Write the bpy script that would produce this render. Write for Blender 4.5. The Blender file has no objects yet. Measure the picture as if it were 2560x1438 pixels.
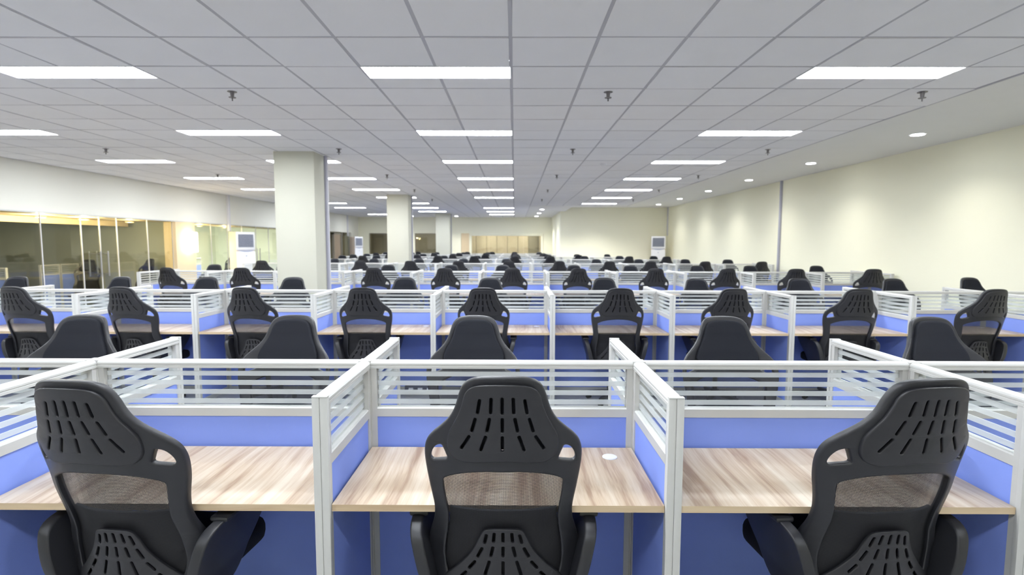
import bpy, bmesh, math, random
from mathutils import Vector, Matrix
random.seed(7)
SC = bpy.context.scene
COL = SC.collection
R = math.radians

# ---------------------------------------------------------------- camera, world, exposure
cam_data = bpy.data.cameras.new('camera')
cam = bpy.data.objects.new('camera', cam_data)
COL.objects.link(cam)
cam_data.sensor_width = 36.0
cam_data.sensor_fit = 'HORIZONTAL'
cam_data.lens = 1330.9 / 2560 * 36
cam_data.clip_start = 0.05
cam_data.clip_end = 200
cam.location = (0, 0, 1.648)
cam.matrix_world = Matrix.Translation((0, 0, 1.648)) @ Matrix.Rotation(0.0048, 4, 'Z') @ \
    Matrix.Rotation(math.pi / 2 - 0.0828, 4, 'X') @ Matrix.Rotation(0.0021, 4, 'Z')
cam_data.dof.use_dof = True
cam_data.dof.focus_distance = 2.0
cam_data.dof.aperture_fstop = 3.2
SC.camera = cam

world = bpy.data.worlds.new('world')
SC.world = world
world.use_nodes = True
world.node_tree.nodes['Background'].inputs[0].default_value = (0.5, 0.55, 0.6, 1)
world.node_tree.nodes['Background'].inputs[1].default_value = 0.02
SC.view_settings.view_transform = 'Standard'
SC.view_settings.look = 'None'
SC.view_settings.gamma = 1
SC.view_settings.use_curve_mapping = False
SC.view_settings.exposure = 0.20
SC.cycles.transparent_max_bounces = 28
SC.cycles.max_bounces = 8
SC.cycles.diffuse_bounces = 4
SC.cycles.glossy_bounces = 4
SC.cycles.sample_clamp_indirect = 4.0
SC.cycles.use_adaptive_sampling = True
SC.cycles.adaptive_threshold = 0.1

PANEL_LIGHT = 48.0      # radiance of the LED panels

# ---------------------------------------------------------------- materials
def new_mat(name):
    m = bpy.data.materials.new(name)
    m.use_nodes = True
    nt = m.node_tree
    nt.nodes.clear()
    out = nt.nodes.new('ShaderNodeOutputMaterial')
    return m, nt, out

def nd(nt, typ, **kw):
    n = nt.nodes.new(typ)
    for k, v in kw.items():
        setattr(n, k, v)
    return n

def principled(name, color, rough=0.5, metal=0.0, var=0.0, var_scale=3.0, bump=0.0, bump_scale=200.0, spec=0.5, per_object=0.0, sheen=0.0):
    m, nt, out = new_mat(name)
    p = nd(nt, 'ShaderNodeBsdfPrincipled')
    p.inputs['Base Color'].default_value = (*color, 1)
    p.inputs['Roughness'].default_value = rough
    p.inputs['Metallic'].default_value = metal
    p.inputs['Specular IOR Level'].default_value = spec
    nt.links.new(p.outputs[0], out.inputs[0])
    tc = nd(nt, 'ShaderNodeTexCoord')
    if var or per_object:
        nz = nd(nt, 'ShaderNodeTexNoise')
        nz.inputs['Scale'].default_value = var_scale
        nz.inputs['Detail'].default_value = 3
        nt.links.new(tc.outputs['Object'], nz.inputs['Vector'])
        oi = nd(nt, 'ShaderNodeObjectInfo')
        a = nd(nt, 'ShaderNodeMath', operation='MULTIPLY_ADD')
        a.inputs[1].default_value = var * 2
        a.inputs[2].default_value = 1 - var
        nt.links.new(nz.outputs['Fac'], a.inputs[0])
        b = nd(nt, 'ShaderNodeMath', operation='MULTIPLY_ADD')
        b.inputs[1].default_value = per_object * 2
        b.inputs[2].default_value = 1 - per_object
        nt.links.new(oi.outputs['Random'], b.inputs[0])
        c = nd(nt, 'ShaderNodeMath', operation='MULTIPLY')
        nt.links.new(a.outputs[0], c.inputs[0]); nt.links.new(b.outputs[0], c.inputs[1])
        v = nd(nt, 'ShaderNodeVectorMath', operation='SCALE')
        v.inputs[0].default_value = color
        nt.links.new(c.outputs[0], v.inputs['Scale'])
        nt.links.new(v.outputs[0], p.inputs['Base Color'])
    if bump:
        n2 = nd(nt, 'ShaderNodeTexNoise')
        n2.inputs['Scale'].default_value = bump_scale
        n2.inputs['Detail'].default_value = 2
        nt.links.new(tc.outputs['Object'], n2.inputs['Vector'])
        bp = nd(nt, 'ShaderNodeBump')
        bp.inputs['Strength'].default_value = bump
        bp.inputs['Distance'].default_value = 0.002
        nt.links.new(n2.outputs['Fac'], bp.inputs['Height'])
        nt.links.new(bp.outputs[0], p.inputs['Normal'])
    return m

def emission(name, color, strength):
    m, nt, out = new_mat(name)
    e = nd(nt, 'ShaderNodeEmission')
    e.inputs[0].default_value = (*color, 1)
    e.inputs[1].default_value = strength
    nt.links.new(e.outputs[0], out.inputs[0])
    return m

def glass(name, tint, ior=0.03, rough=0.01):
    m, nt, out = new_mat(name)
    t = nd(nt, 'ShaderNodeBsdfTransparent'); t.inputs[0].default_value = (*tint, 1)
    g = nd(nt, 'ShaderNodeBsdfGlossy'); g.inputs['Roughness'].default_value = rough
    lw = nd(nt, 'ShaderNodeLayerWeight')
    pw = nd(nt, 'ShaderNodeMath', operation='POWER'); pw.inputs[1].default_value = 5.0
    nt.links.new(lw.outputs['Facing'], pw.inputs[0])
    f = nd(nt, 'ShaderNodeMath', operation='MULTIPLY_ADD'); f.inputs[1].default_value = 0.85; f.inputs[2].default_value = ior
    nt.links.new(pw.outputs[0], f.inputs[0])
    mx = nd(nt, 'ShaderNodeMixShader')
    nt.links.new(f.outputs[0], mx.inputs[0]); nt.links.new(t.outputs[0], mx.inputs[1]); nt.links.new(g.outputs[0], mx.inputs[2])
    nt.links.new(mx.outputs[0], out.inputs[0])
    return m

def frosted(name):
    m, nt, out = new_mat(name)
    t = nd(nt, 'ShaderNodeBsdfTransparent')
    d = nd(nt, 'ShaderNodeBsdfDiffuse'); d.inputs[0].default_value = (0.86, 0.88, 0.88, 1)
    tr = nd(nt, 'ShaderNodeBsdfTranslucent'); tr.inputs[0].default_value = (0.8, 0.83, 0.85, 1)
    a = nd(nt, 'ShaderNodeMixShader'); a.inputs[0].default_value = 0.4
    b = nd(nt, 'ShaderNodeMixShader'); b.inputs[0].default_value = 0.5
    nt.links.new(d.outputs[0], a.inputs[1]); nt.links.new(tr.outputs[0], a.inputs[2])
    nt.links.new(t.outputs[0], b.inputs[1]); nt.links.new(a.outputs[0], b.inputs[2])
    nt.links.new(b.outputs[0], out.inputs[0])
    return m

def mesh_weave(name):
    """black netting: a fine square grid of holes, period 3 mm"""
    m, nt, out = new_mat(name)
    tc = nd(nt, 'ShaderNodeTexCoord')
    sx = nd(nt, 'ShaderNodeSeparateXYZ')
    nt.links.new(tc.outputs['Object'], sx.inputs[0])
    outs = []
    for ax in ('X', 'Z'):
        k = nd(nt, 'ShaderNodeMath', operation='MULTIPLY'); k.inputs[1].default_value = 1 / 0.0031
        nt.links.new(sx.outputs[ax], k.inputs[0])
        fr = nd(nt, 'ShaderNodeMath', operation='FRACT')
        nt.links.new(k.outputs[0], fr.inputs[0])
        g = nd(nt, 'ShaderNodeMath', operation='GREATER_THAN'); g.inputs[1].default_value = 0.30
        nt.links.new(fr.outputs[0], g.inputs[0])
        outs.append(g)
    mu = nd(nt, 'ShaderNodeMath', operation='MULTIPLY')
    nt.links.new(outs[0].outputs[0], mu.inputs[0]); nt.links.new(outs[1].outputs[0], mu.inputs[1])
    t = nd(nt, 'ShaderNodeBsdfTransparent')
    p = nd(nt, 'ShaderNodeBsdfPrincipled')
    p.inputs['Base Color'].default_value = (0.02, 0.02, 0.024, 1)
    p.inputs['Roughness'].default_value = 0.6
    mx = nd(nt, 'ShaderNodeMixShader')
    nt.links.new(mu.outputs[0], mx.inputs[0]); nt.links.new(p.outputs[0], mx.inputs[1]); nt.links.new(t.outputs[0], mx.inputs[2])
    nt.links.new(mx.outputs[0], out.inputs[0])
    return m

def wood(name, cols, scale=(20, 1.0, 20), rough=0.4, ax_y=True):
    m, nt, out = new_mat(name)
    tc = nd(nt, 'ShaderNodeTexCoord')
    oi = nd(nt, 'ShaderNodeObjectInfo')
    off = nd(nt, 'ShaderNodeVectorMath', operation='SCALE'); off.inputs[0].default_value = (13, 7, 3)
    nt.links.new(oi.outputs['Random'], off.inputs['Scale'])
    add = nd(nt, 'ShaderNodeVectorMath', operation='ADD')
    nt.links.new(tc.outputs['Object'], add.inputs[0]); nt.links.new(off.outputs[0], add.inputs[1])
    # slow wander of the grain
    n0 = nd(nt, 'ShaderNodeTexNoise'); n0.inputs['Scale'].default_value = 1.7; n0.inputs['Detail'].default_value = 1
    nt.links.new(add.outputs[0], n0.inputs['Vector'])
    w = nd(nt, 'ShaderNodeVectorMath', operation='SCALE'); w.inputs['Scale'].default_value = 0.07
    nt.links.new(n0.outputs['Color'], w.inputs[0])
    add2 = nd(nt, 'ShaderNodeVectorMath', operation='ADD')
    nt.links.new(add.outputs[0], add2.inputs[0]); nt.links.new(w.outputs[0], add2.inputs[1])
    sc = nd(nt, 'ShaderNodeVectorMath', operation='MULTIPLY'); sc.inputs[1].default_value = scale
    nt.links.new(add2.outputs[0], sc.inputs[0])
    n1 = nd(nt, 'ShaderNodeTexNoise'); n1.inputs['Scale'].default_value = 1.0; n1.inputs['Detail'].default_value = 4; n1.inputs['Roughness'].default_value = 0.6
    nt.links.new(sc.outputs[0], n1.inputs['Vector'])
    sc2 = nd(nt, 'ShaderNodeVectorMath', operation='MULTIPLY'); sc2.inputs[1].default_value = (7, 2.0, 7)
    nt.links.new(sc.outputs[0], sc2.inputs[0])
    n2 = nd(nt, 'ShaderNodeTexNoise'); n2.inputs['Scale'].default_value = 1.0; n2.inputs['Detail'].default_value = 2
    nt.links.new(sc2.outputs[0], n2.inputs['Vector'])
    mixf = nd(nt, 'ShaderNodeMath', operation='MULTIPLY_ADD'); mixf.inputs[1].default_value = 0.16
    nt.links.new(n2.outputs['Fac'], mixf.inputs[0]); nt.links.new(n1.outputs['Fac'], mixf.inputs[2])
    cr = nd(nt, 'ShaderNodeValToRGB')
    el = cr.color_ramp.elements
    el[0].position = 0.42; el[0].color = (*cols[0], 1)
    el[1].position = 0.74; el[1].color = (*cols[2], 1)
    e = el.new(0.56); e.color = (*cols[1], 1)
    nt.links.new(mixf.outputs[0], cr.inputs[0])
    p = nd(nt, 'ShaderNodeBsdfPrincipled')
    p.inputs['Roughness'].default_value = rough
    nt.links.new(cr.outputs[0], p.inputs['Base Color'])
    nt.links.new(p.outputs[0], out.inputs[0])
    return m

M = {
    'tile': principled('ceiling_tile', (0.82, 0.82, 0.845), 0.9, var=0.03, var_scale=2.5, bump=0.25, bump_scale=160, per_object=0.025, spec=0.2),
    'tbar': principled('ceiling_grid_metal', (0.42, 0.42, 0.46), 0.6),
    'slab': principled('ceiling_void', (0.25, 0.25, 0.26), 0.9),
    'soffit': principled('soffit_plaster', (0.76, 0.76, 0.755), 0.85, var=0.02, bump=0.05),
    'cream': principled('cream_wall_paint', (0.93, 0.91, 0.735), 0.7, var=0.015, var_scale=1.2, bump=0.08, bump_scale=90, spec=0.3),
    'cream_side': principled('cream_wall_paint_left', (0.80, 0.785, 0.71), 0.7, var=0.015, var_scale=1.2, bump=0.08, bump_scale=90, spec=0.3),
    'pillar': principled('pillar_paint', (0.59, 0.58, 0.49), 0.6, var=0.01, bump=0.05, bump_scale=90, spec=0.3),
    'floor': principled('grey_vinyl_floor', (0.36, 0.36, 0.37), 0.35, var=0.08, var_scale=2.0),
    'alu': principled('off_white_aluminium', (0.56, 0.56, 0.545), 0.42, var=0.01),
    'blue': principled('blue_fabric', (0.245, 0.34, 0.84), 0.85, var=0.03, var_scale=6, bump=0.35, bump_scale=700, spec=0.25),
    'pane': glass('clear_partition_glass', (0.96, 0.975, 0.975), 0.02),
    'film': frosted('frosted_film'),
    'wall_glass': glass('shopfront_glass', (0.86, 0.88, 0.83), 0.055, 0.015),
    'desk': wood('desk_laminate', [(0.32, 0.215, 0.14), (0.48, 0.375, 0.27), (0.60, 0.52, 0.415)]),
    'edge': wood('desk_edge_band', [(0.48, 0.35, 0.22), (0.56, 0.43, 0.28), (0.62, 0.49, 0.33)], scale=(1.2, 20, 20), rough=0.4),
    'plastic': principled('black_plastic', (0.019, 0.0195, 0.024), 0.36, bump=0.25, bump_scale=900),
    'shell': principled('black_shell_plastic', (0.020, 0.020, 0.024), 0.36, bump=0.2, bump_scale=900),
    'fabric': principled('black_fabric', (0.0185, 0.020, 0.026), 0.9, bump=0.4, bump_scale=600, spec=0.2),
    'weave': mesh_weave('black_mesh_netting'),
    'nylon': principled('black_nylon', (0.018, 0.018, 0.02), 0.35),
    'steel': principled('brushed_steel', (0.55, 0.55, 0.56), 0.3, metal=1.0),
    'white': principled('white_plastic', (0.80, 0.80, 0.84), 0.35),
    'ac_side': principled('beige_sheet_metal', (0.78, 0.66, 0.55), 0.5),
    'grille': principled('grey_grille', (0.10, 0.105, 0.14), 0.5),
    'emblem': principled('grey_emblem', (0.45, 0.48, 0.60), 0.35),
    'sprinkler': principled('dark_bronze', (0.16, 0.15, 0.16), 0.4, metal=0.3),
    'trunking': principled('grey_trunking', (0.40, 0.40, 0.48), 0.4),
    'trunk_light': principled('pale_trunking', (0.70, 0.69, 0.72), 0.4),
    'lamp': emission('led_panel_light', (0.90, 0.95, 1.0), PANEL_LIGHT),
    'down': emission('downlight_glow', (0.92, 0.96, 1.0), 50.0),
    'sconce': emission('warm_lamp_glow', (1.0, 0.80, 0.45), 14.0),
    'warm_wood': principled('warm_beige_timber', (0.74, 0.60, 0.40), 0.5, var=0.05),
    'warm_wall': principled('warm_plaster', (0.72, 0.58, 0.38), 0.6, var=0.03),
    'olive': principled('olive_grey_wall', (0.36, 0.38, 0.33), 0.8, var=0.04),
    'pale_green': principled('pale_green_wall', (0.84, 0.88, 0.76), 0.7, var=0.02),
    'timber_panel': principled('tan_panel', (0.56, 0.48, 0.37), 0.55, var=0.12, var_scale=1.3),
    'grey_panel': principled('grey_brown_panel', (0.27, 0.24, 0.19), 0.6, var=0.15, var_scale=1.5),
    'door_brown': principled('brown_door', (0.33, 0.25, 0.18), 0.5, var=0.1),
}

# ---------------------------------------------------------------- mesh helpers
def box_geo(x0, x1, y0, y1, z0, z1):
    v = [(x0, y0, z0), (x1, y0, z0), (x1, y1, z0), (x0, y1, z0), (x0, y0, z1), (x1, y0, z1), (x1, y1, z1), (x0, y1, z1)]
    f = [(0, 3, 2, 1), (4, 5, 6, 7), (0, 1, 5, 4), (1, 2, 6, 5), (2, 3, 7, 6), (3, 0, 4, 7)]
    return v, f

def boxes_mesh(name, boxes, mat, bevel=0.0):
    V, F = [], []
    for b in boxes:
        v, f = box_geo(*b)
        o = len(V)
        V += v
        F += [tuple(i + o for i in q) for q in f]
    me = bpy.data.meshes.new(name)
    me.from_pydata(V, [], F)
    me.update()
    if bevel:
        bm = bmesh.new(); bm.from_mesh(me)
        bmesh.ops.bevel(bm, geom=bm.edges[:], offset=bevel, segments=2, profile=0.5, affect='EDGES')
        bm.to_mesh(me); bm.free()
        me.shade_smooth() if hasattr(me, 'shade_smooth') else None
        me.set_sharp_from_angle(angle=R(35))
    me.materials.append(mat)
    return me

def prism(profile, axis, a, b):
    """extrude a closed 2-D profile along axis x or y between a and b. profile = (across, z)"""
    n = len(profile)
    V = []
    for t in (a, b):
        for p, z in profile:
            V.append((t, p, z) if axis == 'x' else (p, t, z))
    F = [tuple(range(n)), tuple(range(2 * n - 1, n - 1, -1))]
    for i in range(n):
        j = (i + 1) % n
        F.append((i, i + n, j + n, j))
    return V, F

def join(parts):
    V, F = [], []
    for v, f in parts:
        o = len(V)
        V += v
        F += [tuple(i + o for i in q) for q in f]
    return V, F

def geo_mesh(name, geo, mat, smooth=None):
    me = bpy.data.meshes.new(name)
    me.from_pydata(geo[0], [], geo[1])
    me.validate()
    bm = bmesh.new(); bm.from_mesh(me)
    bmesh.ops.recalc_face_normals(bm, faces=bm.faces[:])
    bm.to_mesh(me); bm.free()
    if smooth:
        me.polygons.foreach_set('use_smooth', [True] * len(me.polygons))
        me.set_sharp_from_angle(angle=R(smooth))
    me.materials.append(mat)
    return me

def cyl_geo(r, z0, z1, n=16, cx=0, cy=0, r2=None):
    r2 = r if r2 is None else r2
    V = [(cx + r * math.cos(2 * math.pi * i / n), cy + r * math.sin(2 * math.pi * i / n), z0) for i in range(n)]
    V += [(cx + r2 * math.cos(2 * math.pi * i / n), cy + r2 * math.sin(2 * math.pi * i / n), z1) for i in range(n)]
    F = [tuple(range(n - 1, -1, -1)), tuple(range(n, 2 * n))]
    F += [(i, (i + 1) % n, (i + 1) % n + n, i + n) for i in range(n)]
    return V, F

def xform(geo, mat):
    return [tuple(mat @ Vector(v)) for v in geo[0]], geo[1]

def link(name, data, parent=None, loc=None, rot=None):
    o = bpy.data.objects.new(name, data)
    COL.objects.link(o)
    if parent is not None:
        o.parent = parent
    if loc: o.location = loc
    if rot is not None: o.rotation_euler = (0, 0, rot)
    return o

def thing(name, label, cat, loc=(0, 0, 0), rot=0.0, group=None, data=None):
    o = link(name, data, None, loc, rot)
    o['label'] = label
    o['category'] = cat
    if group: o['group'] = group
    return o

def struct(name, boxes, mat, parent=None, bevel=0.0):
    o = link(name, boxes_mesh(name, boxes, mat, bevel), parent)
    if parent is None: o['kind'] = 'structure'
    return o

ORD = ['zeroth', 'first', 'second', 'third', 'fourth', 'fifth', 'sixth', 'seventh', 'eighth', 'ninth', 'tenth', 'eleventh', 'twelfth', 'thirteenth']
ROWNAME = ['front', 'second', 'third', 'fourth', 'fifth', 'sixth', 'seventh', 'eighth']

# ---------------------------------------------------------------- room shell
CZ = 3.044           # tile plane
SZ = 3.214           # raised soffit on the right
XL, XR, YB, YF = -8.45, 6.68, -3.0, 28.9
X2, Y2 = 2.0, 23.4   # the room steps in at the far right
struct('floor', [(-14.5, 7.2, YB - .3, 33, -0.1, 0.0)], M['floor'])
struct('wall_right', [(XR, XR + .2, YB, Y2 + .2, 0, SZ + .1)], M['cream'])
struct('wall_back', [(XL - .2, XR + .2, YB - .2, YB, 0, SZ + .1)], M['cream'])
struct('wall_far_right', [(X2, XR, Y2, Y2 + .2, 0, SZ + .1)], M['cream'])
struct('wall_return', [(X2, X2 + .2, Y2 + .2, YF, 0, SZ + .1)], M['cream'])
ceiling = struct('ceiling', [(XL - .2, 4.164, YB, 19.92, CZ + .05, CZ + .08), (XL - .2, .6, 19.92, YF + .2, CZ + .05, CZ + .08)], M['slab'])
struct('soffit_right', [(4.18, XR + .2, YB, Y2 + .2, SZ, SZ + .05), (4.165, 4.185, YB, 20.0, CZ + .004, SZ + .05),
                        (X2, 4.18, 19.95, Y2 + .2, SZ, SZ + .05), (X2, 4.18, 19.93, 19.95, CZ + .004, SZ)], M['soffit'])
struct('trim_5', [(4.150, 4.172, YB, 19.93, CZ - .004, CZ + .012)], M['tbar'])
struct('soffit_far', [(.57, X2 + .2, 19.95, YF + .2, CZ, CZ + .045)], M['soffit'])

GX, GY = -0.032, 3.745
light_cols = {'centre': (-1.232, [-2, -1, 0, 1, 2, 3, 4, 5, 7, 8, 9]),
              'right': (2.368, [-2, -1, 0, 1, 2, 3, 4, 5, 6]),
              'left': (-4.232, [-2, -1, 0, 1, 2, 3, 4, 5, 6, 7, 8]),
              'far left': (-7.132, [-1, 0, 1, 2, 3, 4, 6, 7, 9])}
lights = []
for nm, (x0, ns) in light_cols.items():
    for n in ns:
        lights.append((nm, x0, 4.345 + 2.4 * n, n))

# suspended tiles: the nearest three hundred in view are tiles of their own
def tile_boxes(x, y):
    g = .013
    X0, X1, Y0, Y1 = x + g, x + .6 - g, y + g, y + .6 - g
    for nm, lx, ly, n in lights:
        if abs(ly - y) < .05 and lx < X1 - .01 and lx + 1.2 > X0 + .01:
            bx = [(X0, X1, y + .3 + .012, Y1)]
            if lx > X0 + .03: bx.append((X0, lx - .005, Y0, y + .312))
            if lx + 1.2 < X1 - .03: bx.append((lx + 1.205, X1, Y0, y + .312))
            return bx
    return [(X0, X1, Y0, Y1)]
full_tile = boxes_mesh('tile', [(-.287, .287, -.287, .287, 0, .012)], M['tile'])
cands, rest = [], []
pill = [(-3.73, -3.05, 8.2, 8.8), (-3.73, -3.05, 15.45, 16.05), (-3.73, -3.05, 25.1, 25.7)]
for j in range(-12, 42):
    for i in range(-14, 7):
        x, y = GX + i * .6, GY + j * .6
        if y > 19.9 and x > .5: continue
        zc = max(y + .3, 0.01)
        seen = y > 2.35 and abs((x + .3) / zc) < 1.15
        (cands if seen else rest).append((zc * zc + x * x, x, y))
cands.sort()
rest += cands[300:]
for d, x, y in cands[:300]:
    bx = tile_boxes(x, y)
    dz = random.choice([0, 0, 0, .001, -.0015, .002, -.003])
    if len(bx) == 1 and bx[0][3] - bx[0][2] > .5:
        t = link('tile', full_tile, ceiling, (x + .3, y + .3, CZ + dz))
        t.rotation_euler = (random.gauss(0, .0030), random.gauss(0, .0030), random.gauss(0, .003))
    elif len(bx) == 1 and abs(bx[0][0] - (x + .013)) < .001 and (bx[0][3] - bx[0][2]) < .5:
        link('tile', boxes_mesh('tile_cut', [(-.287, .287, .012, .287, 0, .012)], M['tile']), ceiling, (x + .3, y + .3, CZ))
    else:
        link('tile', boxes_mesh('tile_cut', [(a - x - .3, b - x - .3, c - y - .3, e - y - .3, 0, .012) for a, b, c, e in bx], M['tile']), ceiling, (x + .3, y + .3, CZ))
bb = []
for d, x, y in rest:
    for a, b, c, e in tile_boxes(x, y):
        bb.append((a, b, c, e, CZ, CZ + .012))
rt = link('tile', boxes_mesh('tile_field', bb, M['tile']), ceiling); rt['kind'] = 'stuff'
for i in range(-14, 8):
    x = GX + i * .6
    ye = YF if x < .6 else 19.93
    link('grid_bar', boxes_mesh('grid_bar', [(-.0125, .0125, 0, ye - YB - .01, 0, .02)], M['tbar']), ceiling, (x if i < 7 else x - .02, YB + .005, CZ + .002))
for j in range(-11, 43):
    y = GY + j * .6
    if y > YF: break
    xe = 4.16 if y < 19.9 else .57
    link('grid_bar', boxes_mesh('grid_bar', [(0, xe - XL, -.0115, .0115, 0, .02)], M['tbar']), ceiling, (XL + .005, y, CZ + .0028))

# LED panels
pf = []
L, W = 1.19, .29
pf = boxes_mesh('light_frame', [(0, 1.2, 0, .008, 0, .045), (0, 1.2, .292, .30, 0, .045), (0, .008, .008, .292, 0, .045), (1.192, 1.2, .008, .292, 0, .045)], M['white'])
pdm = boxes_mesh('diffuser', [(.008, 1.192, .008, .292, .004, .03)], M['lamp'])
cnt = {}
for nm, x0, y0, n in lights:
    if y0 > 2.4:
        cnt[nm] = cnt.get(nm, 0) + 1
        k = cnt[nm]
        lab = f'bright rectangular ceiling light panel, {ORD[k]} from the front in the {nm} column'
    else:
        lab = f'ceiling light panel of the {nm} column, {"overhead" if n == -1 else "behind the viewer"}'
    t = thing('ceiling_light', lab, 'light', (x0, y0, CZ - .004), group=f'light panels of the {nm} ceiling column')
    link('frame', pf, t); link('diffuser', pdm, t)

# round downlights with real spots
ring = geo_mesh('trim_ring', join([cyl_geo(.085, -.006, .0, 24), cyl_geo(.07, .0, .02, 24)]), M['white'])
disc = geo_mesh('glow_disc', cyl_geo(.066, -.009, -.004, 20), M['down'])
def downlight(x, y, z, label, group, watt=26, s=1.0):
    t = thing('downlight', label, 'light', (x, y, z), group=group)
    a = link('trim_ring', ring, t); b = link('glow_disc', disc, t)
    a.scale = b.scale = (s, s, 1)
    if watt:
        l = bpy.data.lights.new('spot_lamp', 'SPOT')
        l.energy = watt; l.spot_size = R(125); l.spot_blend = 1.0; l.shadow_soft_size = .05
        l.color = (1.0, 0.98, 0.9)
        o = link('spot_lamp', l, t, (0, 0, -.03))
    return t
for k in range(6):
    downlight(5.76, 7.8 + 2.75 * k, SZ, f'small round recessed downlight beside the right wall, {ORD[k + 1]} from the front', 'downlights along the right wall', 70, 1.25)
downlight(5.76, 5.05, SZ, 'small round downlight beside the right wall, just outside the right picture edge', 'downlights along the right wall', 70, 1.25)
downlight(5.76, 2.3, SZ, 'small round downlight beside the right wall, level with the viewer', 'downlights along the right wall', 70, 1.25)
for k, (x, y) in enumerate([(1.12, 22.1), (1.12, 24.8), (1.12, 27.6)]):
    downlight(x, y, CZ, f'small round downlight in the far ceiling strip beside the return wall, {ORD[k + 1]} from the front', 'downlights in the far ceiling strip', 200, 1.3)
downlight(3.35, 21.6, SZ, 'faint round downlight before the far right wall, beyond the last panel', None, 420, 1.0)
for x, w in ((-3.0, 'just right of the third pillar'), (-5.3, 'between the second and third pillars, by the far wall')):
    downlight(x, 27.6, CZ - .004, f'small round downlight {w}', None, 200, 1.3)

# sprinklers
spr = geo_mesh('sprinkler', join([cyl_geo(.042, -.004, .0, 16), cyl_geo(.014, -.05, -.004, 10, r2=.02), cyl_geo(.032, -.056, -.052, 14), cyl_geo(.006, -.085, -.056, 8)]), M['sprinkler'])
names = {-6.1: 'far left', -2.62: 'centre left', .86: 'centre right', 3.75: 'right'}
for k in range(5):
    for x, nm in names.items():
        if k == 0 and x == -6.1: continue
        thing('sprinkler', f'dark pendent fire sprinkler on the ceiling, {ORD[k + 1] if x > -6 else ORD[k]} from the front in the {nm} line', 'sprinkler',
              (x, 5.05 + 3.0 * k, CZ), group=f'sprinklers of the {nm} ceiling line', data=spr)
det = geo_mesh('smoke_detector', join([cyl_geo(.055, -.03, 0, 20, r2=.062), cyl_geo(.035, -.042, -.03, 16, r2=.05)]), M['white'], 40)
thing('smoke_detector', 'round cream smoke detector on the ceiling right of the centre lights', 'detector', (1.55, 9.5, CZ), data=det)

# pillars
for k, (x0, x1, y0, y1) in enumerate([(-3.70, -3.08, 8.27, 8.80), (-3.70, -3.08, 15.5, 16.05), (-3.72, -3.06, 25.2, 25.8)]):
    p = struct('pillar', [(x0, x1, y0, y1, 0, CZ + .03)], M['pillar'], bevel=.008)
    c = link('conduit', boxes_mesh('conduit', [(x1 + .002, x1 + .03, y1 - .10, y1 - .03, 0, CZ)], M['trunking']), p)
    c = link('conduit', boxes_mesh('conduit', [(x1 + .002, x1 + .022, y1 - .02, y1 + .04, 0, CZ)], M['trunk_light']), p)
# conduits on walls
def conduit(x0, x1, y0, y1, z0, z1, label, mat='trunking'):
    thing('conduit', label, 'conduit', (0, 0, 0), data=boxes_mesh('conduit', [(x0, x1, y0, y1, z0, z1)], M[mat], .003))
conduit(XR - .04, XR, 13.45, 13.53, 0, SZ, 'grey vertical cable trunking running down the right wall')
conduit(XR - .05, XR, Y2 - .07, Y2 - .01, 2.0, SZ, 'pale pipe cover rising in the far right corner above the air conditioner', 'trunk_light')
conduit(XL, XL + .06, 15.7, 15.8, 1.99, CZ, 'pale pipe cover on the left wall above the nearer air conditioner', 'trunk_light')
conduit(XL, XL + .06, 26.9, 27.0, 1.99, CZ, 'pale pipe cover on the left wall above the distant air conditioner', 'trunk_light')

# left wall with its glass front and rooms behind
HZ = 2.18
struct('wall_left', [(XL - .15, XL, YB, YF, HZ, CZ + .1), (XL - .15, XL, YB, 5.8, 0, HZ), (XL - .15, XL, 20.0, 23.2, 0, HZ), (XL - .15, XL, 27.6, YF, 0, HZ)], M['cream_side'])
cl = struct('wall_left_column', [(XL - .30, XL - .001, 13.3, 14.1, 0, HZ)], M['warm_wall'])
struct('wall_left_header_trim', [(XL - .01, XL + .012, 5.8, 20.0, HZ - .012, HZ + .012)], M['alu'])
def glass_wall(n, ys, handles=None):
    w = link(f'window_{n}', None); w['kind'] = 'structure'
    for a, b in zip(ys[:-1], ys[1:]):
        link('pane', boxes_mesh('pane', [(XL - .10, XL - .088, a + .008, b - .008, .02, HZ)], M['wall_glass']), w)
        link('joint', boxes_mesh('joint', [(XL - .104, XL - .084, b - .008, b + .008, .02, HZ)], M['trunk_light']), w)
    link('floor_channel', boxes_mesh('floor_channel', [(XL - .12, XL - .07, ys[0], ys[-1], 0, .03)], M['steel']), w)
    return w
glass_wall(1, [5.8, 6.75, 7.7, 8.65, 9.6, 10.5, 10.97, 11.45, 12.4, 13.3])
glass_wall(2, [14.1, 15.0, 15.85, 16.7, 17.6, 18.5, 20.0])
glass_wall(3, [23.2, 24.3, 25.4, 26.4, 27.6])
def door_handle(y, lab):
    g = []
    for xo in (.05, -.19):
        g.append(xform(cyl_geo(.014, .95, 1.47, 10), Matrix.Translation((XL - .09 + xo + .02, y, 0))))
    for z in (1.0, 1.42):
        g.append(([(XL - .25 + a, y + b, z + c) for a, b, c in box_geo(0, .22, -.008, .008, -.008, .008)[0]], box_geo(0, 1, 0, 1, 0, 1)[1]))
    thing('door_handle', lab, 'handle', data=geo_mesh('door_handle', join(g), M['steel'], 40))
door_handle(10.87, 'steel pull handle on the nearer leaf of the left glass door')
door_handle(11.07, 'steel pull handle on the farther leaf of the left glass door')
door_handle(17.5, 'steel pull handle on the nearer leaf of the glass door beside the pillar')
door_handle(17.7, 'steel pull handle on the farther leaf of the glass door beside the pillar')
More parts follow.
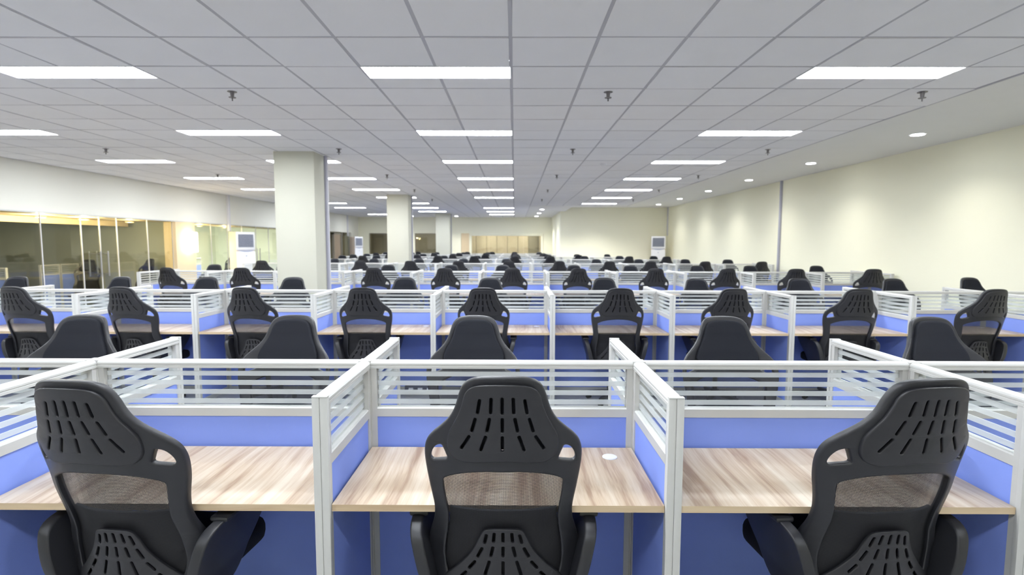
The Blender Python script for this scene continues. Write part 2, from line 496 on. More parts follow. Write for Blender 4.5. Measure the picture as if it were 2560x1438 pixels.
# dim room
struct('wall_inner_left', [(-14.2, -14.0, 3.0, 21.0, 0, 2.7)], M['olive'])
struct('wall_inner_near', [(-14.0, XL - .15, 3.0, 3.2, 0, 2.7)], M['olive'])
struct('wall_inner_dividing', [(-14.0, XL - .16, 13.6, 13.8, 0, 2.7)], M['olive'])
struct('wall_inner_bright', [(-12.0, -11.8, 13.8, 21.0, 0, 2.7)], M['pale_green'])
struct('wall_inner_end', [(-14.0, XL - .15, 21.0, 21.2, 0, 2.7)], M['pale_green'])
struct('ceiling_inner', [(-14.2, XL - .15, 3.0, 21.2, 2.6, 2.65)], M['soffit'])
struct('trim_1', [(XL - 1.2, XL - .16, 3.2, 13.3, HZ - .02, HZ + .22)], M['warm_wood'])
struct('trim_2', [(XL - .75, XL - .16, 14.1, 20.0, HZ - .03, HZ + .2)], M['warm_wood'])
struct('trim_3', [(XL - 1.22, XL - 1.18, 3.2, 13.3, HZ - .14, HZ - .02)], M['warm_wood'])
def area(name, loc, size, size_y, energy, color, rot):
    l = bpy.data.lights.new(name, 'AREA'); l.shape = 'RECTANGLE'; l.size = size; l.size_y = size_y; l.energy = energy; l.color = color
    o = link(name, l, None, loc); o.rotation_euler = rot
    return o
def bulb(parent, loc, energy, color, size=.06):
    l = bpy.data.lights.new('bulb', 'POINT'); l.energy = energy; l.color = color; l.shadow_soft_size = size
    return link('bulb', l, parent, loc)
cove = boxes_mesh('cove_light', [(-.05, .05, -.3, .3, 0, .03)], emission('warm_cove_glow', (1.0, .78, .38), 6.0))
for k, (y, e) in enumerate([(8.3, 8), (9.9, 26), (10.9, 26), (12.2, 8)]):
    t = thing('strip_lamp', f'warm strip lamp hidden low behind the dark glass front, {ORD[k + 1]} from the near end', 'lamp', (XL - .35, y, HZ - .075),
              data=boxes_mesh('strip_lamp', [(-.02, .02, -.12, .12, 0, .02)], M['warm_wood']))
    bulb(t, (0, 0, -.05), e * 3, (1, .80, .48))
for k, (y, e) in enumerate([(14.9, 10), (16.2, 10)]):
    t = thing('strip_lamp', f'warm strip lamp behind the glass beside the nearer air conditioner, {ORD[k + 1]} from the column', 'lamp', (XL - .35, y, HZ - .075),
              data=boxes_mesh('strip_lamp', [(-.02, .02, -.12, .12, 0, .02)], M['warm_wood']))
    bulb(t, (0, 0, -.05), e * 3, (1, .78, .42))
for y in (15.3, 17.8):
    t = thing('ceiling_light', f'square ceiling light inside the bright room behind glass, {"nearer" if y < 16 else "farther"} one', 'light', (-10.2, y, 2.57))
    link('diffuser', boxes_mesh('inner_diffuser', [(-.3, .3, -.3, .3, 0, .02)], emission('room_light', (1, 1, .90), 150.0)), t)
t = thing('ceiling_light', 'added weak fill light, out of view inside the dark room behind glass', 'light', (-11.6, 9.0, 2.57))  # added unseen lamp that lifts the otherwise unlit dark room
link('diffuser', boxes_mesh('inner_diffuser', [(-.25, .25, -.25, .25, 0, .02)], emission('added_dim_fill', (.85, .93, 1), 18)), t)
# wall lamp on the warm column
sc = thing('wall_lamp', 'glaring warm wall lamp on the beige column of the left wall', 'lamp', (XL, 13.8, 1.66))
link('lamp_shade', boxes_mesh('lamp_shade', [(.03, .16, -.17, .17, -.26, .26)], M['sconce'], .03), sc)
link('back_plate', boxes_mesh('back_plate', [(.001, .03, -.08, .08, -.12, .12)], M['sprinkler'], .004), sc)
# brown door seen past the first pillar
dr = struct('door_1', [(XL - .07, XL - .02, 25.0, 25.9, 0, 2.05)], M['door_brown'])
link('door_frame', boxes_mesh('door_frame', [(XL - .09, XL + .01, 24.93, 25.0, 0, 2.12), (XL - .09, XL + .01, 25.9, 25.97, 0, 2.12), (XL - .09, XL + .01, 24.93, 25.97, 2.05, 2.12)], M['grey_panel']), dr)
struct('wall_inner_end_far', [(-12, XL - .15, 22.8, 23.0, 0, 2.7), (-12, XL - .15, 27.7, 27.9, 0, 2.7), (-12.1, -12, 22.8, 27.9, 0, 2.7), (-12, XL - .15, 22.8, 27.9, 2.6, 2.7)], M['warm_wall'])

# far wall with three openings
H2 = 2.18
W1, W2, W3 = (-7.87, -6.0), (-5.4, -3.95), (-2.9, 1.57)
bx = [(XL, X2 + .2, YF, YF + .15, H2, CZ + .1)]
xs = [XL, W1[0], W1[1], W2[0], W2[1], W3[0], W3[1], X2 + .2]
for a, b in zip(xs[0::2], xs[1::2]):
    bx.append((a, b, YF, YF + .15, 0, H2))
struct('wall_far', bx, M['cream'])
def far_window(n, a, b, frame, mat):
    w = link(f'window_{n}', boxes_mesh('window_frame', [(a, b, YF - .02, YF + .12, H2 - frame, H2), (a, a + frame, YF - .02, YF + .12, 0, H2 - frame), (b - frame, b, YF - .02, YF + .12, 0, H2 - frame)], mat, .01))
    w['kind'] = 'structure'
    m = max(1, round((b - a) / 1.1))
    for i in range(m):
        p0, p1 = a + frame + (b - a - 2 * frame) * i / m, a + frame + (b - a - 2 * frame) * (i + 1) / m
        link('pane', boxes_mesh('pane', [(p0 + .006, p1 - .006, YF + .04, YF + .05, .02, H2 - frame)], M['wall_glass']), w)
    return w
far_window(4, *W1, .03, M['grey_panel'])
far_window(5, *W2, .03, M['grey_panel'])
far_window(6, -2.88 + .42, 1.55, .13, M['cream'])
struct('trim_4', [(-2.88, -2.46, YF - .03, YF + .1, 0, H2)], M['warm_wall'])
struct('ceiling_far_room', [(XL, X2 + .2, YF + .15, 32, 2.6, 2.7)], M['soffit'])
fw = struct('wall_far_room', [(XL, X2 + .2, 31.6, 31.8, 0, 2.6), (XL - .1, XL, YF + .15, 31.8, 0, 2.6), (X2 + .2, X2 + .3, YF + .15, 31.8, 0, 2.6), (-3.4, -3.3, YF + .15, 31.8, 0, 2.6)], M['grey_panel'])
for i in range(8):
    x = -2.9 + i * .62
    link('panel', boxes_mesh('panel', [(x, x + .6, 31.52, 31.598, 0.0, 2.55)], M['grey_panel'] if i in (6,) else M['timber_panel'], .01), fw)
for k, x in enumerate((-6.6, -4.6, -1.5, .6)):
    t = thing('ceiling_light', f'warm ceiling light in the rooms behind the far wall windows, {ORD[k + 1]} from the left', 'light', (x, 30.3, 2.56))
    link('diffuser', boxes_mesh('inner_diffuser', [(-.25, .25, -.25, .25, 0, .02)], emission('far_room_light', (1, .93, .80), 60.0 if k > 1 else 24.0)), t)
bd = thing('wall_board', 'dark notice board hanging in the room behind the far left window', 'board', (-6.9, 31.55, 1.75), data=boxes_mesh('wall_board', [(-.6, .6, -.02, .03, -.2, .2)], M['sprinkler'], .01))

# ---------------------------------------------------------------- floor-standing air conditioners
def air_conditioner(label, loc, rot):
    t = thing('air_conditioner', label, 'air conditioner', loc, rot, group='floor standing air conditioners')
    w, d, h = .29, .36, 1.96
    link('cabinet', boxes_mesh('cabinet', [(-w, w, .03, d, 0, h)], M['ac_side'], .012), t)
    link('front_panel', boxes_mesh('front_panel', [(-w, w, 0, .029, .06, 1.40)], M['white'], .01), t)
    link('head_panel', boxes_mesh('head_panel', [(-w, w, 0, .029, 1.44, h), ], M['white'], .01), t)
    g = link('grille', boxes_mesh('grille', [(-w + .055, w - .055, -.004, .0, 1.52, h - .07)], M['grille']), t)
    for i in range(9):
        z = 1.535 + i * .04
        link('louvre', boxes_mesh('louvre', [(-w + .055, w - .055, -.014, -.004, z, z + .011)], M['emblem']), g)
    V = []
    for s in (0, 1):
        for i in range(13):
            a = -1 + i / 6
            V += [(a * w * .96, -.006 if s else .0, 1.437 - .055 * (1 - a * a)), (a * w * .96, -.006 if s else .0, 1.437)]
    F = []
    for s in (0, 1):
        o = 26 * s
        for i in range(12):
            F.append((o + 2 * i, o + 2 * i + 1, o + 2 * i + 3, o + 2 * i + 2))
    link('curved_trim', geo_mesh('curved_trim', (V, F), M['emblem']), t)
    link('badge', geo_mesh('badge', xform(cyl_geo(.022, 0, .006, 16), Matrix.Translation((0, 0, 1.27)) @ Matrix.Rotation(R(90), 4, 'X')), M['emblem']), t)
    return t
air_conditioner('tall white floor standing air conditioner in the far right corner', (6.06, 22.55, 0), R(-14))
air_conditioner('tall white and beige air conditioner against the left wall beside the glass front', (XL + .66, 15.45, 0), R(60))
air_conditioner('most distant white and beige air conditioner at the far end of the left wall', (XL + .66, 26.7, 0), R(65))

# ---------------------------------------------------------------- workstation kit
PT = 1.133           # partition top
HW = .026            # half thickness
def cap_profile(z0, z1, h=HW):
    g = .0018
    return [(-h, z0), (-h, z0 + .010), (-h + g, z0 + .0115), (-h + g, z0 + .0135), (-h, z0 + .015), (-h, z1 - .010), (-h + .004, z1 - .003), (-h + .012, z1),
            (h - .012, z1), (h - .004, z1 - .003), (h, z1 - .010), (h, z0 + .015), (h - g, z0 + .0135), (h - g, z0 + .0115), (h, z0 + .010), (h, z0)]
def panel_parts(Lx, axis, ends=(False, False)):
    """meshes of one partition panel lying from 0 to Lx along axis, top at PT"""
    def ab(b):
        x0, x1, y0, y1, z0, z1 = b
        return b if axis == 'x' else (y0, y1, x0, x1, z0, z1)
    geo = [prism(cap_profile(PT - .032, PT), axis, 0, Lx)]
    hs = HW - .004
    geo.append(prism([(-hs, .885), (-hs, .921), (-hs + .006, .925), (hs - .006, .925), (hs, .921), (hs, .885)], axis, .022, Lx - .022))
    for a, b in ((0, .024), (Lx - .024, Lx)):
        geo.append(box_geo(*ab((a, b, -hs, hs, 0, PT - .032))))
    geo.append(box_geo(*ab((.024, Lx - .024, -hs, hs, .0, .05))))
    P = {}
    P['frame'] = geo_mesh('frame', join(geo), M['alu'])
    P['fabric_panel'] = boxes_mesh('fabric_panel', [ab((.0235, Lx - .0235, -HW + .009, HW - .009, .05, .885))], M['blue'])
    P['glass_pane'] = boxes_mesh('glass_pane', [ab((.024, Lx - .024, -.0025, .0025, .925, PT - .032))], M['pane'])
    fb = []
    z0, z1 = .925, PT - .032
    n = 4
    pitch = .0415
    for i in range(n):
        zt = z1 - .019 - i * pitch
        fb.append(ab((.024, Lx - .024, -.0034, .0034, zt - .0205, zt)))
    P['frosted_film'] = boxes_mesh('frosted_film', fb, M['film'])
    return P
def add_parts(t, P):
    for k, me in P.items():
        link(k, me, t)
BAY = 1.2 - .054
SIDE = .52
P_bay = panel_parts(BAY, 'x')
P_near = panel_parts(SIDE, 'y')
endcap = boxes_mesh('end_post', [(-.0265, -.001, -.020, 0, 0, PT - .004), (.001, .0265, -.020, 0, 0, PT - .004), (-.004, .004, -.016, 0, 0, PT - .006)], M['alu'], .002)
topcap = boxes_mesh('end_cap', [(-.0265, .0265, -.021, 0.0, PT - .004, PT + .001)], M['alu'], .0015)
jp = geo_mesh('junction_post', join([box_geo(-.024, .024, -.024, .024, 0, PT - .004), box_geo(-.0265, -.012, -.0265, -.012, 0, PT - .004), box_geo(.012, .0265, -.0265, -.012, 0, PT - .004),
              box_geo(-.0265, -.012, .012, .0265, 0, PT - .004), box_geo(.012, .0265, .012, .0265, 0, PT - .004), box_geo(-.0265, .0265, -.0265, .0265, PT - .004, PT + .001)]), M['alu'])

DW, DD = 1.146, .525
def desk_mesh():
    V, F = box_geo(0, DW, 0, DD, .726, .75)
    me = boxes_mesh('desktop', [(0.001, DW - .001, 0.002, DD, .726, .75)], M['desk'])
    me.materials.append(M['edge'])
    for p in me.polygons:
        if abs(p.normal.z) < .5: p.material_index = 1
    return me
desk_me = desk_mesh()
gro = geo_mesh('grommet', join([cyl_geo(.031, .7500, .7525, 28), cyl_geo(.026, .7525, .7535, 28), cyl_geo(.0295, .70, .7500, 20)]), M['white'])
tray = boxes_mesh('support_bracket', [(0, .03, .05, .40, .69, .725), (DW - .03, DW, .05, .40, .69, .725)], M['alu'])

ROWS = [  # spine y, x of junction 0, first k, last k
    (2.3136, -.6553, -2, 3),
    (5.856, -2.018, -4, 6),
    (9.864, -.610, -5, 6),
    (13.822, -.775, -5, 6),
    (17.504, -.605, -5, 5),
    (20.6, -.588, -5, 4),
    (24.1, -.60, -5, 2),
    (27.2, -.60, -5, 2),
]
def spots_in_view(spans, Y):
    """for each (x0, x1) at depth Y: its ordinal word among those inside the picture, or which side it lies beyond"""
    out, n = [], 0
    for a, b in spans:
        pa, pb = [1280 + 1330.9 * (x + .0048 * Y) / (.9966 * Y + .05) for x in (a, b)]
        if pb < 3:
            out = [(None, 'well beyond the left') if o == (None, 'just beyond the left') else o for o in out]
            out.append((None, 'just beyond the left'))
        elif pa > 2557: out.append((None, 'well beyond the right' if out and out[-1][0] is None else 'just beyond the right'))
        else:
            n += 1
            out.append((ORD[n], None))
    return out
def where(o, what, tail):
    return f'{what}, {o[0]} from left {tail}' if o[0] else f'{what} {tail}, {o[1]} edge'
def place_row(r):
    S, X0, k0, k1 = ROWS[r]
    rn = ROWNAME[r]
    gp = f'{rn} desk row'
    vis = spots_in_view([(X0 + 1.2 * k, X0 + 1.2 * k + 1.2) for k in range(k0, k1)], S)
    for i, k in enumerate(range(k0, k1)):
        x = X0 + 1.2 * k
        t = thing('spine_partition', where(vis[i], 'white framed striped glass partition', f'along the {rn} row'), 'partition', (x + .027, S, 0), group=f'spine partitions of the {gp}')
        add_parts(t, P_bay)
        link('junction_post', jp, t, (-.027, 0, 0))
    if r == 1:   # short closing bay towards the right wall
        t = thing('spine_partition', 'short partition closing the second row against the right wall', 'partition', (X0 + 1.2 * k1 + .027, S, 0), group=f'spine partitions of the {gp}')
        Ls = XR - .02 - (X0 + 1.2 * k1 + .027)
        add_parts(t, panel_parts(Ls, 'x')); link('junction_post', jp, t, (-.027, 0, 0))
    else:
        link('junction_post', jp, t, (BAY + .027, 0, 0))
    for side in (-1, 1):
        sn = 'near' if side < 0 else 'far'
        kk = range(k0, k1 + 1)
        vis = spots_in_view([(X0 + 1.2 * k - .03, X0 + 1.2 * k + .03) for k in kk], S if side < 0 else S + .5)
        for i, k in enumerate(kk):
            x = X0 + 1.2 * k
            t = thing('side_divider', where(vis[i], 'white side divider', f'on the {sn} side of the {rn} row'), 'divider', (x, S + side * .027, 0), 0 if side > 0 else math.pi, group=f'{sn} side dividers of the {gp}')
            add_parts(t, P_near)
            link('end_post', endcap, t, (0, SIDE, 0), math.pi); link('end_cap', topcap, t, (0, SIDE, 0), math.pi)
        if side > 0 and r > 3: continue
        if r > 5: continue
        vis = spots_in_view([(X0 + 1.2 * k + .2, X0 + 1.2 * k + 1.0) for k in range(k0, k1)], S + side * .3)
        for i, k in enumerate(range(k0, k1)):
            x = X0 + 1.2 * k + .027
            loc = (x, S - .029 - DD, 0) if side < 0 else (x + DW, S + .029 + DD, 0)
            t = thing('desktop', where(vis[i], 'wood grain desktop', f'on the {sn} side of the {rn} row'), 'desk', loc, 0 if side < 0 else math.pi, group=f'{sn} desktops of the {gp}')
            t2 = link('board', desk_me, t)
            g = link('grommet', gro, t, (DW - .115, DD - .105, 0))
for r in range(len(ROWS)): place_row(r)
# workstation inside the dark room
t = thing('side_divider', 'blue and cream workstation divider standing inside the dark glass room', 'divider', (-10.85, 12.1, 0))
add_parts(t, P_near); add_parts_2 = [link('frame', P_near['frame'], t, (0, .55, 0)), link('fabric_panel', P_near['fabric_panel'], t, (0, .55, 0)), link('glass_pane', P_near['glass_pane'], t, (0, .55, 0)), link('frosted_film', P_near['frosted_film'], t, (0, .55, 0))]
t = thing('spine_partition', 'blue partition end at the left picture edge inside the dark glass room', 'partition', (-11.46, 10.75, 0))
add_parts(t, P_bay)
for i, (x, y) in enumerate(((-10.9, 14.9), (-10.9, 16.1), (-10.9, 17.3))):
    t = thing('spine_partition', f'partition seen through glass in the bright side room, {ORD[i + 1]} from the column', 'partition', (x, y, 0), R(90))
    add_parts(t, P_bay)

# ---------------------------------------------------------------- office chair
def catmull(pts, n=5, closed=True):
    out = []
    N = len(pts)
    for i in range(N if closed else N - 1):
        p0, p1, p2, p3 = pts[(i - 1) % N], pts[i], pts[(i + 1) % N], pts[(i + 2) % N]
        for k in range(n):
            t = k / n
            out.append(tuple(.5 * (2 * p1[d] + (p2[d] - p0[d]) * t + (2 * p0[d] - 5 * p1[d] + 4 * p2[d] - p3[d]) * t * t + (3 * p1[d] - p0[d] - 3 * p2[d] + p3[d]) * t ** 3) for d in (0, 1)))
    return out
def sym(right, n=4):
    """right-hand half from top centre to bottom centre -> full closed outline"""
    left = [(-x, z) for x, z in reversed(right) if x > 1e-4]
    return catmull(right + left, n)
def interp(z, zs, ys):
    if z <= zs[0]: return ys[0]
    for a in range(len(zs) - 1):
        if z <= zs[a + 1]:
            t = (z - zs[a]) / (zs[a + 1] - zs[a])
            t = t * t * (3 - 2 * t) * .35 + t * .65
            return ys[a] + t * (ys[a + 1] - ys[a])
    return ys[-1]
BZ = [.40, .55, .66, .85, 1.05, 1.15, 1.26]
BY = [-.13, -.135, -.145, -.20, -.25, -.275, -.30]
def bend(x, z): return interp(z, BZ, BY) + 1.2 * x * x
def curve_mesh(name, splines, ext, bev, mat, off=0.0, mapping=None, step=.03, res=2, smooth=40):
    cu = bpy.data.curves.new(name, 'CURVE')
    cu.dimensions = '2D'; cu.fill_mode = 'BOTH'
    cu.extrude = ext; cu.bevel_depth = bev; cu.bevel_resolution = res; cu.offset = -bev
    for pts in splines:
        s = cu.splines.new('POLY')
        s.points.add(len(pts) - 1)
        for p, q in zip(s.points, pts): p.co = (q[0], q[1], 0, 1)
        s.use_cyclic_u = True
    ob = bpy.data.objects.new(name, cu); COL.objects.link(ob)
    dg = bpy.context.evaluated_depsgraph_get()
    me = bpy.data.meshes.new_from_object(ob.evaluated_get(dg))
    me.name = name
    bpy.data.objects.remove(ob); bpy.data.curves.remove(cu)
    bm = bmesh.new(); bm.from_mesh(me)
    bmesh.ops.remove_doubles(bm, verts=bm.verts[:], dist=1e-5)
    if step:
        xs = [v.co.x for v in bm.verts]; zs = [v.co.y for v in bm.verts]
        z = min(zs) + step
        while z < max(zs):
            bmesh.ops.bisect_plane(bm, geom=bm.verts[:] + bm.edges[:] + bm.faces[:], plane_co=(0, z, 0), plane_no=(0, 1, 0)); z += step
        x = min(xs) + step
        while x < max(xs):
            bmesh.ops.bisect_plane(bm, geom=bm.verts[:] + bm.edges[:] + bm.faces[:], plane_co=(x, 0, 0), plane_no=(1, 0, 0)); x += step
    for v in bm.verts:
        x, z, d = v.co
        if mapping: v.co = mapping(x, z, d)
        else: v.co = (x, bend(x, z) - d + off, z)
    bm.to_mesh(me); bm.free()
    me.materials.clear(); me.materials.append(mat)
    me.polygons.foreach_set('use_smooth', [True] * len(me.polygons))
    me.set_sharp_from_angle(angle=R(smooth))
    return me

outer = sym([(0, 1.250), (.065, 1.247), (.104, 1.236), (.126, 1.215), (.139, 1.185), (.148, 1.155), (.162, 1.122), (.181, 1.094), (.206, 1.068), (.235, 1.040), (.256, 1.012),
             (.266, .980), (.268, .945), (.264, .900), (.256, .850), (.247, .800), (.242, .760), (.245, .715), (.258, .670), (.270, .625), (.275, .585), (.268, .545), (.250, .505), (.232, .470), (.20, .435), (.12, .425), (0, .425)])
window = sym([(0, .925), (.06, .923), (.12, .913), (.17, .896), (.200, .878), (.2035, .86), (.199, .815), (.192, .768), (.190, .735), (.194, .690), (.202, .640), (.207, .595), (.205, .555), (.195, .515), (.17, .475), (.10, .465), (0, .465)])
holeR = catmull([(.205, 1.004), (.224, .995), (.238, .974), (.2435, .951), (.235, .942), (.210, .949), (.186, .958), (.190, .975), (.197, .992)], 3)
holeL = [(-x, z) for x, z in reversed(holeR)]
padout = sym([(0, 1.228), (.065, 1.225), (.098, 1.215), (.117, 1.193), (.127, 1.159), (.141, 1.121), (.160, 1.085), (.176, 1.052), (.181, 1.019), (.175, .990), (.157, .969), (.128, .960), (.08, .963), (0, .970)])
headhole = [(x * .90, 1.093 + (z - 1.093) * .90) for x, z in reversed(padout)]
cushion = sym([(0, 1.229), (.060, 1.226), (.093, 1.214), (.111, 1.190), (.122, 1.155), (.136, 1.118), (.154, 1.085), (.170, 1.052), (.177, 1.022), (.169, 1.000), (.145, .988), (.10, .990), (.05, .998), (0, 1.000)])
def slit(a, b, w=.0048, n=5):
    dx, dz = b[0] - a[0], b[1] - a[1]
    l = math.hypot(dx, dz); ux, uz = dx / l, dz / l
    pts = []
    base = math.atan2(uz, ux)
    for c, s0 in ((b, base - math.pi / 2), (a, base + math.pi / 2)):
        for i in range(n + 1):
            t = s0 + math.pi * i / n
            pts.append((c[0] + w * math.cos(t), c[1] + w * math.sin(t)))
    return pts
def slits(defs, w):
    S = []
    for a, b in defs:
        S.append(slit(a, b, w))
        if abs(a[0]) > .004: S.append(slit((-a[0], a[1]), (-b[0], b[1]), w))
    return S
head_slits = slits([((0, 1.183), (0, 1.137)), ((.034, 1.182), (.036, 1.138)), ((.070, 1.176), (.077, 1.136)),
                    ((0, 1.116), (0, 1.076)), ((.040, 1.116), (.048, 1.076)), ((.085, 1.114), (.097, 1.073)),
                    ((0, 1.055), (0, 1.012)), ((.053, 1.055), (.069, 1.010)), ((.106, 1.053), (.132, 1.011))], .0046)
lumbar_out = sym([(0, .708), (.045, .706), (.068, .696), (.084, .665), (.100, .630), (.122, .598), (.150, .565), (.180, .535), (.205, .510), (.215, .480), (.19, .455), (.10, .450), (0, .450)])
lumb_slits = slits([((0, .690), (0, .661)), ((.030, .689), (.033, .660)), ((.057, .681), (.064, .653)),
                    ((0, .637), (0, .607)), ((.035, .636), (.042, .607)), ((.073, .630), (.088, .600)),
                    ((0, .583), (0, .540)), ((.048, .583), (.062, .537)), ((.099, .578), (.118, .553)), ((.132, .534), (.154, .508))], .0052)
C = {}
C['back_frame'] = curve_mesh('back_frame', [outer, window, holeR, holeL, headhole], .006, .008, M['plastic'])
C['head_panel'] = curve_mesh('head_panel', [padout] + head_slits, .0045, .004, M['shell'], off=-.018)
C['headrest'] = curve_mesh('headrest', [cushion], .006, .010, M['fabric'], off=.017, res=3)
C['lumbar_support'] = curve_mesh('lumbar_support', [lumbar_out] + lumb_slits, .003, .003, M['shell'], off=-.012)
win2 = [(x * 1.03, .695 + (z - .695) * 1.02) for x, z in window]
bp = [(-.186, .762), (0, .768), (.186, .762), (.188, .735), (.192, .690), (.199, .640), (.203, .595), (.198, .555), (.185, .515), (.15, .48), (0, .470), (-.15, .48), (-.185, .515), (-.198, .555), (-.203, .595), (-.199, .640), (-.192, .690), (-.188, .735)]
C['back_pad'] = curve_mesh('back_pad', [bp], .004, .004, M['fabric'], off=.016)
C['mesh_panel'] = curve_mesh('mesh_panel', [win2], .0008, 0, M['weave'], off=.004)
# seat
def seat_mesh():
    bm = bmesh.new()
    bmesh.ops.create_cube(bm, size=1)
    for v in bm.verts:
        v.co = (v.co.x * .50, v.co.y * .48 + .13, v.co.z * .085 + .455)
    bmesh.ops.bevel(bm, geom=[e for e in bm.edges if abs(e.verts[0].co.z - e.verts[1].co.z) > .02], offset=.09, segments=5, profile=.5, affect='EDGES')
    bmesh.ops.bevel(bm, geom=[e for e in bm.edges if abs(e.verts[0].co.z - e.verts[1].co.z) < .001 and e.is_manifold and any(abs(f.normal.z) > .9 for f in e.link_faces)], offset=.03, segments=3, profile=.5, affect='EDGES')
    me = bpy.data.meshes.new('seat'); bm.to_mesh(me); bm.free()
    me.materials.append(M['fabric'])
    me.polygons.foreach_set('use_smooth', [True] * len(me.polygons))
    return me
C['seat'] = seat_mesh()
def arm_mesh(s):
    out = catmull([(-.155, .62), (-.13, .675), (-.06, .697), (.10, .700), (.215, .694), (.232, .66), (.19, .58), (.12, .48), (.04, .425), (-.06, .42), (-.13, .455), (-.16, .53)], 4)
    hol = catmull([(-.095, .61), (-.06, .645), (.05, .652), (.165, .648), (.13, .58), (.07, .505), (.01, .475), (-.06, .475), (-.10, .52)], 4)
    return curve_mesh('armrest', [out], .014, .008, M['plastic'], mapping=lambda y, z, d: (s * (.262 + max(z - .50, 0) * .25 + d), y, z), step=0)
def fix(me):
    bm = bmesh.new(); bm.from_mesh(me); bmesh.ops.recalc_face_normals(bm, faces=bm.faces[:]); bm.to_mesh(me); bm.free(); return me
C['armR'] = fix(arm_mesh(1)); C['armL'] = fix(arm_mesh(-1))
C['pad'] = boxes_mesh('arm_pad', [(-.035, .035, -.06, .20, 0, .020)], M['plastic'], .009)
C['bolt'] = geo_mesh('bolt', xform(join([cyl_geo(.012, 0, .006, 14), cyl_geo(.006, .006, .008, 10)]), Matrix.Rotation(R(90), 4, 'X')), M['steel'] if False else M['nylon'])
C['gas_lift'] = geo_mesh('gas_lift', join([cyl_geo(.026, .10, .26, 14), cyl_geo(.016, .26, .40, 12), cyl_geo(.05, .395, .412, 14)]), M['nylon'], 40)
def base_mesh():
    g = [cyl_geo(.045, .07, .13, 16)]
    for i in range(5):
        a = 2 * math.pi * i / 5 + .3
        v, f = box_geo(.03, .27, -.02, .02, .07, .115)
        v = [(x, y * (1.2 if x < .1 else .7), z if x < .1 else (z - .012 if z < .1 else z - .03)) for x, y, z in v]
        g.append(xform((v, f), Matrix.Rotation(a, 4, 'Z')))
    return geo_mesh('base', join(g), M['nylon'])
C['base'] = base_mesh()
def base_low():
    g = [cyl_geo(.045, .07, .13, 10)]
    for i in range(5):
        a = 2 * math.pi * i / 5 + .3
        g.append(xform(box_geo(.03, .27, -.018, .018, .06, .10), Matrix.Rotation(a, 4, 'Z')))
        g.append(xform(cyl_geo(.024, 0, .062, 8, .255, 0), Matrix.Rotation(a, 4, 'Z')))
    return geo_mesh('base', join(g), M['nylon'])
C['base_low'] = base_low()
C['caster'] = geo_mesh('caster', join([xform(cyl_geo(.026, -.022, -.006, 14), Matrix.Rotation(R(90), 4, 'X')), xform(cyl_geo(.026, .006, .022, 14), Matrix.Rotation(R(90), 4, 'X')), cyl_geo(.008, 0, .05, 8)]), M['nylon'], 40)
C['mechanism'] = boxes_mesh('mechanism', [(-.09, .09, .0, .26, .385, .413), (-.05, .05, -.14, .02, .395, .435)], M['nylon'], .006)

def chair(x, y, rot, label, group, detail=2, sz=1.0, dz=0.0):
    t = thing('office_chair', label, 'chair', (x, y, 0), rot, group)
    t.scale = (.965, 1, sz)
    for k in ('back_frame', 'head_panel', 'headrest', 'mesh_panel', 'back_pad', 'lumbar_support', 'seat'):
        link(k, C[k], t)
    if detail >= 1:
        for s, k in ((1, 'armR'), (-1, 'armL')):
            a = link('armrest', C[k], t)
            link('arm_pad', C['pad'], a, (s * .308, 0, .690))
            if detail >= 2: link('bolt', C['bolt'], a, (s * .273, -.150, .525))
        link('mechanism', C['mechanism'], t)
    link('gas_lift', C['gas_lift'], t, (0, .10, 0))
    b = link('base', C['base' if detail >= 2 else 'base_low'], t, (0, .10, 0))
    if detail >= 2:
        for i in range(5):
            a = 2 * math.pi * i / 5 + .3
            link('caster', C['caster'], b, (.255 * math.cos(a), .255 * math.sin(a), .026), a + random.uniform(-1, 1))
    return t

def X_at(px, Y, z=1.2):
    """world X of a photographed column at depth Y"""
    zc = .9966 * Y + .0827 * (1.648 - z)
    return (px - 1280) / 1330.9 * zc - .0048 * Y

def chair_row(r, side, spots, dy, detail, sz, jit=0.0):
    S = ROWS[r][0]
    rn = ROWNAME[r]
    near = side < 0
    n = 0
    for s in spots:
        n += 1
        x, rz, ddy = s[:3]
        y = S + side * dy + ddy
        rot = (0 if near else math.pi) + rz
        if r > 0 or not near:
            x -= .30 * math.sin(rot)          # the given x is where the head stands
            c0 = ROWS[r][1] + .6
            c = c0 + 1.2 * round((x - c0) / 1.2)
            x = min(max(x, c - .225), c + .225)
        what = 'slotted back to the viewer' if near else 'padded front facing the viewer'
        lab = f'black office chair, {what}, {ORD[n]} from left at the {rn} row'
        chair(x, y, (0 if near else math.pi) + rz, lab, f'chairs on the {"near" if near else "far"} side of the {rn} row', detail, s[3] if len(s) > 3 else sz)

# front row, backs to us (the three big ones)
chair_row(0, -1, [(-1.310, R(-6), 0, .992), (-.036, 0, 0, 1.004), (1.222, R(6), 0, 1.002)], .464, 2, 1.0)
chair_row(0, 1, [(X_at(px, 3.06), R(a), 0) for px, a in ((214, 4), (738, -3), (1188, 0), (1805, -3), (2312, 5))], .45, 2, .985)
chair_row(1, -1, [(X_at(px, 5.11), R(a), b) for px, a, b in ((22, -4, .0), (296, -5, 0), (607, -4, 0), (905, 3, 0), (1207, 0, 0), (1551, -1, 0), (1836, 2, 0), (2148, -2, 0), (2487, 4, 0))], .46, 2, .978)
chair_row(1, 1, [(X_at(px, 6.62), R(a), b) for px, a, b in ((44, 3, 0), (306, -6, 0), (519, 4, 0), (735, 0, 0), (1013, 2, 0), (1226, -3, 0), (1509, 0, 0), (1737, 4, 0), (1992, -4, 0), (2224, 4, 0), (2455, 8, .25))], .46, 1, .98)
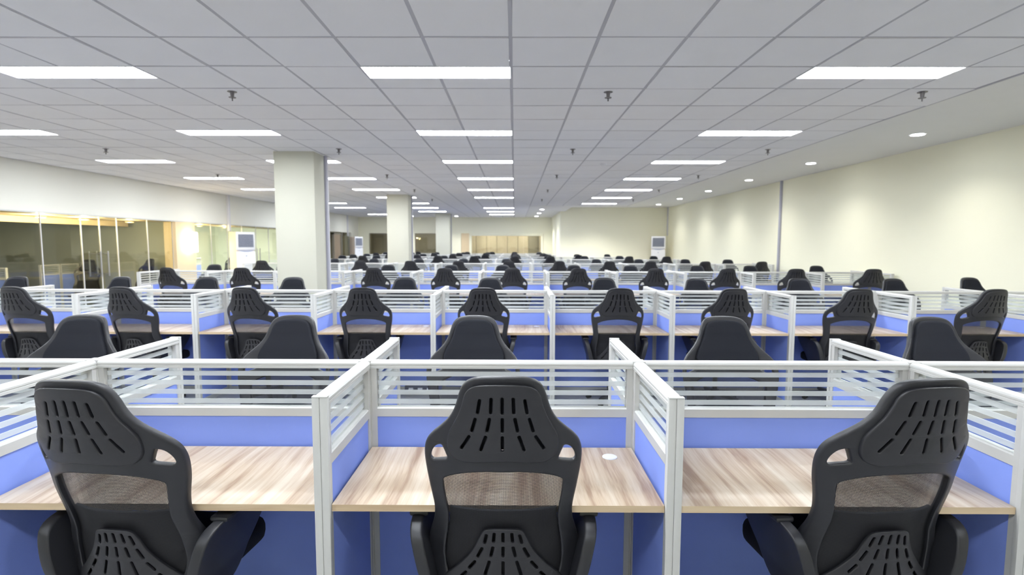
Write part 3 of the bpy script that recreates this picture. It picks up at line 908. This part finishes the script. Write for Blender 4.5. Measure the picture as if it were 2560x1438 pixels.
chair_row(2, -1, [(X_at(px, 9.12), R(a), 0) for px, a in ((412, -5), (601, 4), (933, 0), (1111, 0), (1281, -2), (1447, 2), (1640, 0), (1819, -2), (1990, -12), (2212, -14))], .46, 1, .98)
chair_row(2, 1, [(X_at(px, 10.62), R(a), 0) for px, a in ((536, 4), (971, 0), (1128, 5), (1250, 0), (1434, 0), (1575, -3), (1740, 3), (1872, 2), (2037, 0))], .46, 1, .975)
chair_row(3, -1, [(X_at(px, 13.1), R(a), 0) for px, a in ((655, 10), (901, 3), (1026, 0), (1146, 0), (1272, 0), (1398, 2), (1523, 0), (1625, -4), (1761, 3), (1904, 0))], .50, 1, .975)
def fill(r, side, skip=(), dy=.8, detail=0, sz=1.0, amp=.09):
    S, X0, k0, k1 = ROWS[r]
    sp = []
    for k in range(k0, k1):
        if k in skip: continue
        sp.append((X0 + 1.2 * (k + .5) + random.uniform(-amp, amp), random.gauss(0, .12), random.uniform(-.12, .12)))
    chair_row(r, side, sp, dy, detail, sz)
pb = thing('power_box', 'small grey floor power box under the second row desks, seen through the front glass', 'power box', (-1.03, 5.74, 0))
link('box', boxes_mesh('power_box', [(-.17, .17, -.035, .035, 0, .09)], M['grille'], .005), pb)
for dx in (-.1, 0, .1):
    link('socket', boxes_mesh('socket', [(dx - .025, dx + .025, -.040, -.0355, .02, .07)], M['white'], .001), pb)
fill(3, 1, (1,), .5, 0, .98)
fill(4, -1, (2,), .5, 0, 1.0)
fill(4, 1, (), .5, 0, .98)
fill(5, -1, (3,), .5, 0, .98)
fill(5, 1, (-1,), .5, 0, .98)
fill(6, -1, (), .5, 0, .98)
fill(6, 1, (0,), .5, 0, .98)
fill(7, -1, (), .5, 0, .98)
# chairs in the rooms behind glass
for i, (x, y, a) in enumerate(((-9.9, 12.2, 200), (-9.15, 12.95, 160), (-10.0, 18.3, 140))):
    chair(x, y, R(a), ['dark chair inside the dark glass room beside the small blue divider', 'dark chair inside the dark glass room near the beige column', 'dark chair inside the bright side room behind the glass door'][i], None, 0)
